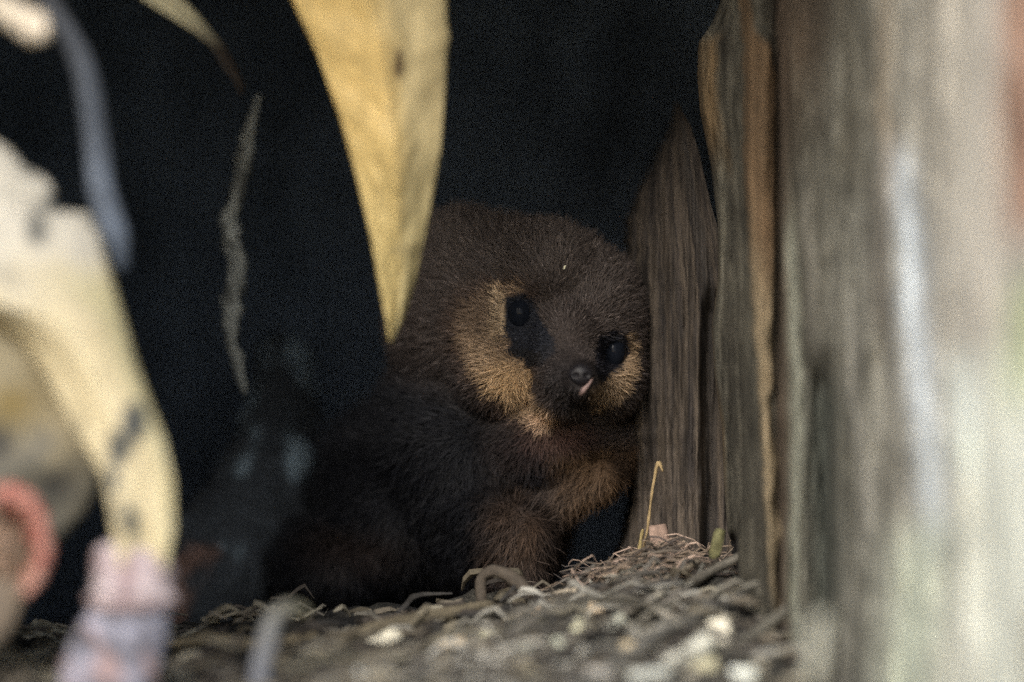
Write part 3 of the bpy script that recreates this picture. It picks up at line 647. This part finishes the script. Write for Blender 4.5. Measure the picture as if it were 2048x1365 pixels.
    # bare-looking dark skin round the eyes and down to the muzzle
    sh = lambda p, s: np.clip(.5 - poly_sd(p, X, Y) / s, 0, 1)
    mix((0.016, 0.018, 0.025), fr * sh(maskL, 4)); mix((0.006, 0.006, 0.010), fr * sh(maskR, 4)); mix((0.012, 0.012, 0.014), fr * sh(spur, 4))
    mix((0.026, 0.022, 0.022), fr * np.clip(1.5 - np.hypot((X - 1128) / 56, (Y - 765) / 58), 0, 1) * (sh(cheekL, 3) < .5))
    mix((0.009, 0.008, 0.011), fr * np.clip(1.3 - np.hypot((X - 1164) / 26, (Y - 742) / 20), 0, 1))
    mix((0.010, 0.009, 0.011), fr * np.clip(1.2 - np.hypot((X - 1150) / 50, (Y - 808) / 10), 0, 1))
    return np.clip(col * SC, .003, 1)
N_front = ((N[:, 1] < 0.25) & (V[:, 1] < 0.05)).astype(float)
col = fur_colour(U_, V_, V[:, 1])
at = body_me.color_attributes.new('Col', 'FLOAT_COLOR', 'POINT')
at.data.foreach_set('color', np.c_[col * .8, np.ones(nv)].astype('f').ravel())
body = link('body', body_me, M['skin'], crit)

# fur: a dense coat of fine tapered hairs
body_me.calc_loop_triangles(); nt_ = len(body_me.loop_triangles)
T = np.empty(nt_ * 3, 'i'); body_me.loop_triangles.foreach_get('vertices', T); T = T.reshape(-1, 3)
A, B, D3 = V[T[:, 0]], V[T[:, 1]], V[T[:, 2]]
ar = np.linalg.norm(np.cross(B - A, D3 - A), axis=1)
fc = N[T].mean(1); cen = (A + B + D3) / 3
wt = ar * np.where(fc[:, 1] < .3, 1.0, .15) * np.where((cen[:, 1] > .09), .3, 1) * np.where(np.linalg.norm(cen - np.array(P(1090, 690, 0)), axis=1) < .045, 1.8, 1)
NF = 95000
idx = np.random.choice(nt_, NF, p=wt / wt.sum())
r1, r2 = np.random.rand(NF), np.random.rand(NF); fl_ = r1 + r2 > 1; r1[fl_] = 1 - r1[fl_]; r2[fl_] = 1 - r2[fl_]
pos = A[idx] + (B - A)[idx] * r1[:, None] + (D3 - A)[idx] * r2[:, None]
nor = N[T[idx, 0]]; nor /= np.linalg.norm(nor, axis=1)[:, None]
cl_ = col[T[idx, 0]] 
k_ = (pos[:, 1] + DIST) / DIST * S; pu = pos[:, 0] / k_ + 1024; pv = 682.5 - (pos[:, 2] - CAMZ) / k_
eyes_px = [(1040, 632, 22, 26), (1226, 708, 20, 28)]
keep = np.ones(NF, bool)
for eu, ev, a, b in eyes_px: keep &= ~((np.hypot((pu - eu) / a, (pv - ev) / b) < 1.0) & (pos[:, 1] < .045))
keep &= ~((np.hypot((pu - 1162) / 25, (pv - 750) / 22) < 1) & (pos[:, 1] < 0))
pos, nor, cl_, pu, pv = pos[keep], nor[keep], cl_[keep], pu[keep], pv[keep]; NF = len(pos)
nose = np.array(P(1160, 720, -.02))
flow = pos - nose; flow -= nor * (flow * nor).sum(1)[:, None]; flow /= np.linalg.norm(flow, axis=1)[:, None] + 1e-9
bodyish = np.clip((pv - 860) / 60, 0, 1)[:, None]
dn = np.array((-.25, 0, -1.0)); dn = dn - nor * (nor @ dn)[:, None]
flow = flow * (1 - bodyish) + dn * bodyish
dr = nor * .55 + flow * .8 + np.random.randn(NF, 3) * .28; dr /= np.linalg.norm(dr, axis=1)[:, None]
dist = np.hypot(pu - 1145, pv - 725)
L = np.interp(dist, [0, 60, 130, 230, 500], [.0014, .0018, .0042, .0060, .0085]) * np.random.uniform(.6, 1.25, NF)
dm = poly_sd(maskL, pu, pv); L = np.where(dm < 4, .0016, L)
wd = np.random.uniform(.00010, .00017, NF)
side = np.cross(dr, nor); side /= np.linalg.norm(side, axis=1)[:, None] + 1e-9
side = side * wd[:, None]
mid = pos + dr * (L * .5)[:, None] - nor * (L * .04)[:, None]
tip = pos + dr * L[:, None] - nor * (L * .25)[:, None]
p0 = pos - nor * .0003
VV = np.stack([p0 - side, p0 + side, mid - side * .8, mid + side * .8, tip], 1).reshape(-1, 3)
b5 = np.arange(NF) * 5
loops = np.stack([b5, b5 + 1, b5 + 3, b5 + 2, b5 + 2, b5 + 3, b5 + 4], 1).ravel()
st_ = np.stack([np.arange(NF) * 7, np.arange(NF) * 7 + 4], 1).ravel()
fm = bpy.data.meshes.new('fur'); fm.vertices.add(NF * 5); fm.vertices.foreach_set('co', VV.astype('f').ravel())
fm.loops.add(len(loops)); fm.loops.foreach_set('vertex_index', loops.astype('i'))
fm.polygons.add(NF * 2); fm.polygons.foreach_set('loop_start', st_.astype('i'))
fm.update(calc_edges=True)
g = np.random.uniform(.55, 1.5, NF)[:, None]
pale = (np.random.rand(NF) < .05)[:, None]
cc = cl_ * g; cc = np.where(pale & (cl_.sum(1) < .3)[:, None] & (pv < 850)[:, None], cc * 2.2 + .02, cc)
c5 = np.repeat(cc[:, None], 5, 1) * np.array([.7, .7, 1, 1, 1.25])[None, :, None]
c5 = np.concatenate([c5, np.ones((NF, 5, 1))], 2)
at = fm.color_attributes.new('Col', 'FLOAT_COLOR', 'POINT'); at.data.foreach_set('color', c5.astype('f').ravel())
fur = link('fur', fm, M['fur'], crit, smooth=False)

bvh = BVHTree.FromPolygons([Vector(v) for v in V], [tuple(p.vertices) for p in body_me.polygons])
def hit(u, v):
    o = Vector((0, -DIST, CAMZ)); d = (P(u, v, 0) - o).normalized(); return bvh.ray_cast(o, d)[0]
for (eu, ev, a, b, push, lab) in ((1040, 628, 27, 34, .0016, None), (1228, 704, 25, 36, .0016, None)):
    h = hit(eu, ev); bm = bmesh.new(); bmesh.ops.create_uvsphere(bm, u_segments=32, v_segments=20, radius=1)
    for q in bm.verts: q.co = Vector((q.co.x * a * S, q.co.y * 30 * S, q.co.z * b * S)) + h + Vector((0, push, 0))
    me = bpy.data.meshes.new('eye'); bm.to_mesh(me); bm.free(); link('eye', me, M['eye'], crit)
# nose pad with nostrils, and the pale lip under it
h = hit(1162, 750); bm = bmesh.new(); bmesh.ops.create_uvsphere(bm, u_segments=48, v_segments=32, radius=1)
for q in bm.verts:
    c = q.co.copy()
    for sx in (-.42, .45):
        d = math.hypot((c.x - sx) / .26, (c.z + .08) / .3)
        if c.y < 0 and d < 1: c.y += .5 * (1 - d * d)
    q.co = Vector((c.x * 25 * S, c.y * 14 * S, c.z * (22 - 7 * c.x * c.x) * S)) + h + Vector((0, .0002, 0))
me = bpy.data.meshes.new('nose'); bm.to_mesh(me); bm.free(); link('nose', me, M['nose'], crit)
def on(u, v, o=-.0006):
    q = hit(u, v); return (q if q else P(u, v, .01)) + Vector((0, o, 0))
link('lip', tube_mesh('lip', [on(1184, 746, -.0008), on(1184, 758, -.001), on(1177, 770, -.0012), on(1167, 781, -.001), on(1161, 791, -.0006)], [1.2 * S, 2.0 * S, 3.0 * S, 6 * S, 3 * S], seg=12, sub=5, rough=.25), M['lip'], crit)
for (u, v, a) in ((1126, 540, .9), (1114, 546, 1.5)):
    pass
q = on(1127, 540, -.004)
ck = link('straw_crumb', tube_mesh('straw_crumb', [q, q + Vector((.0006, -.0004, .0014))], .0004, seg=6, sub=3, cfn=lambda t, a: (.75, .7, .5)), M['chip'])
tag(ck, 'tiny pale crumb caught in the fur of the animal forehead', 'crumb')
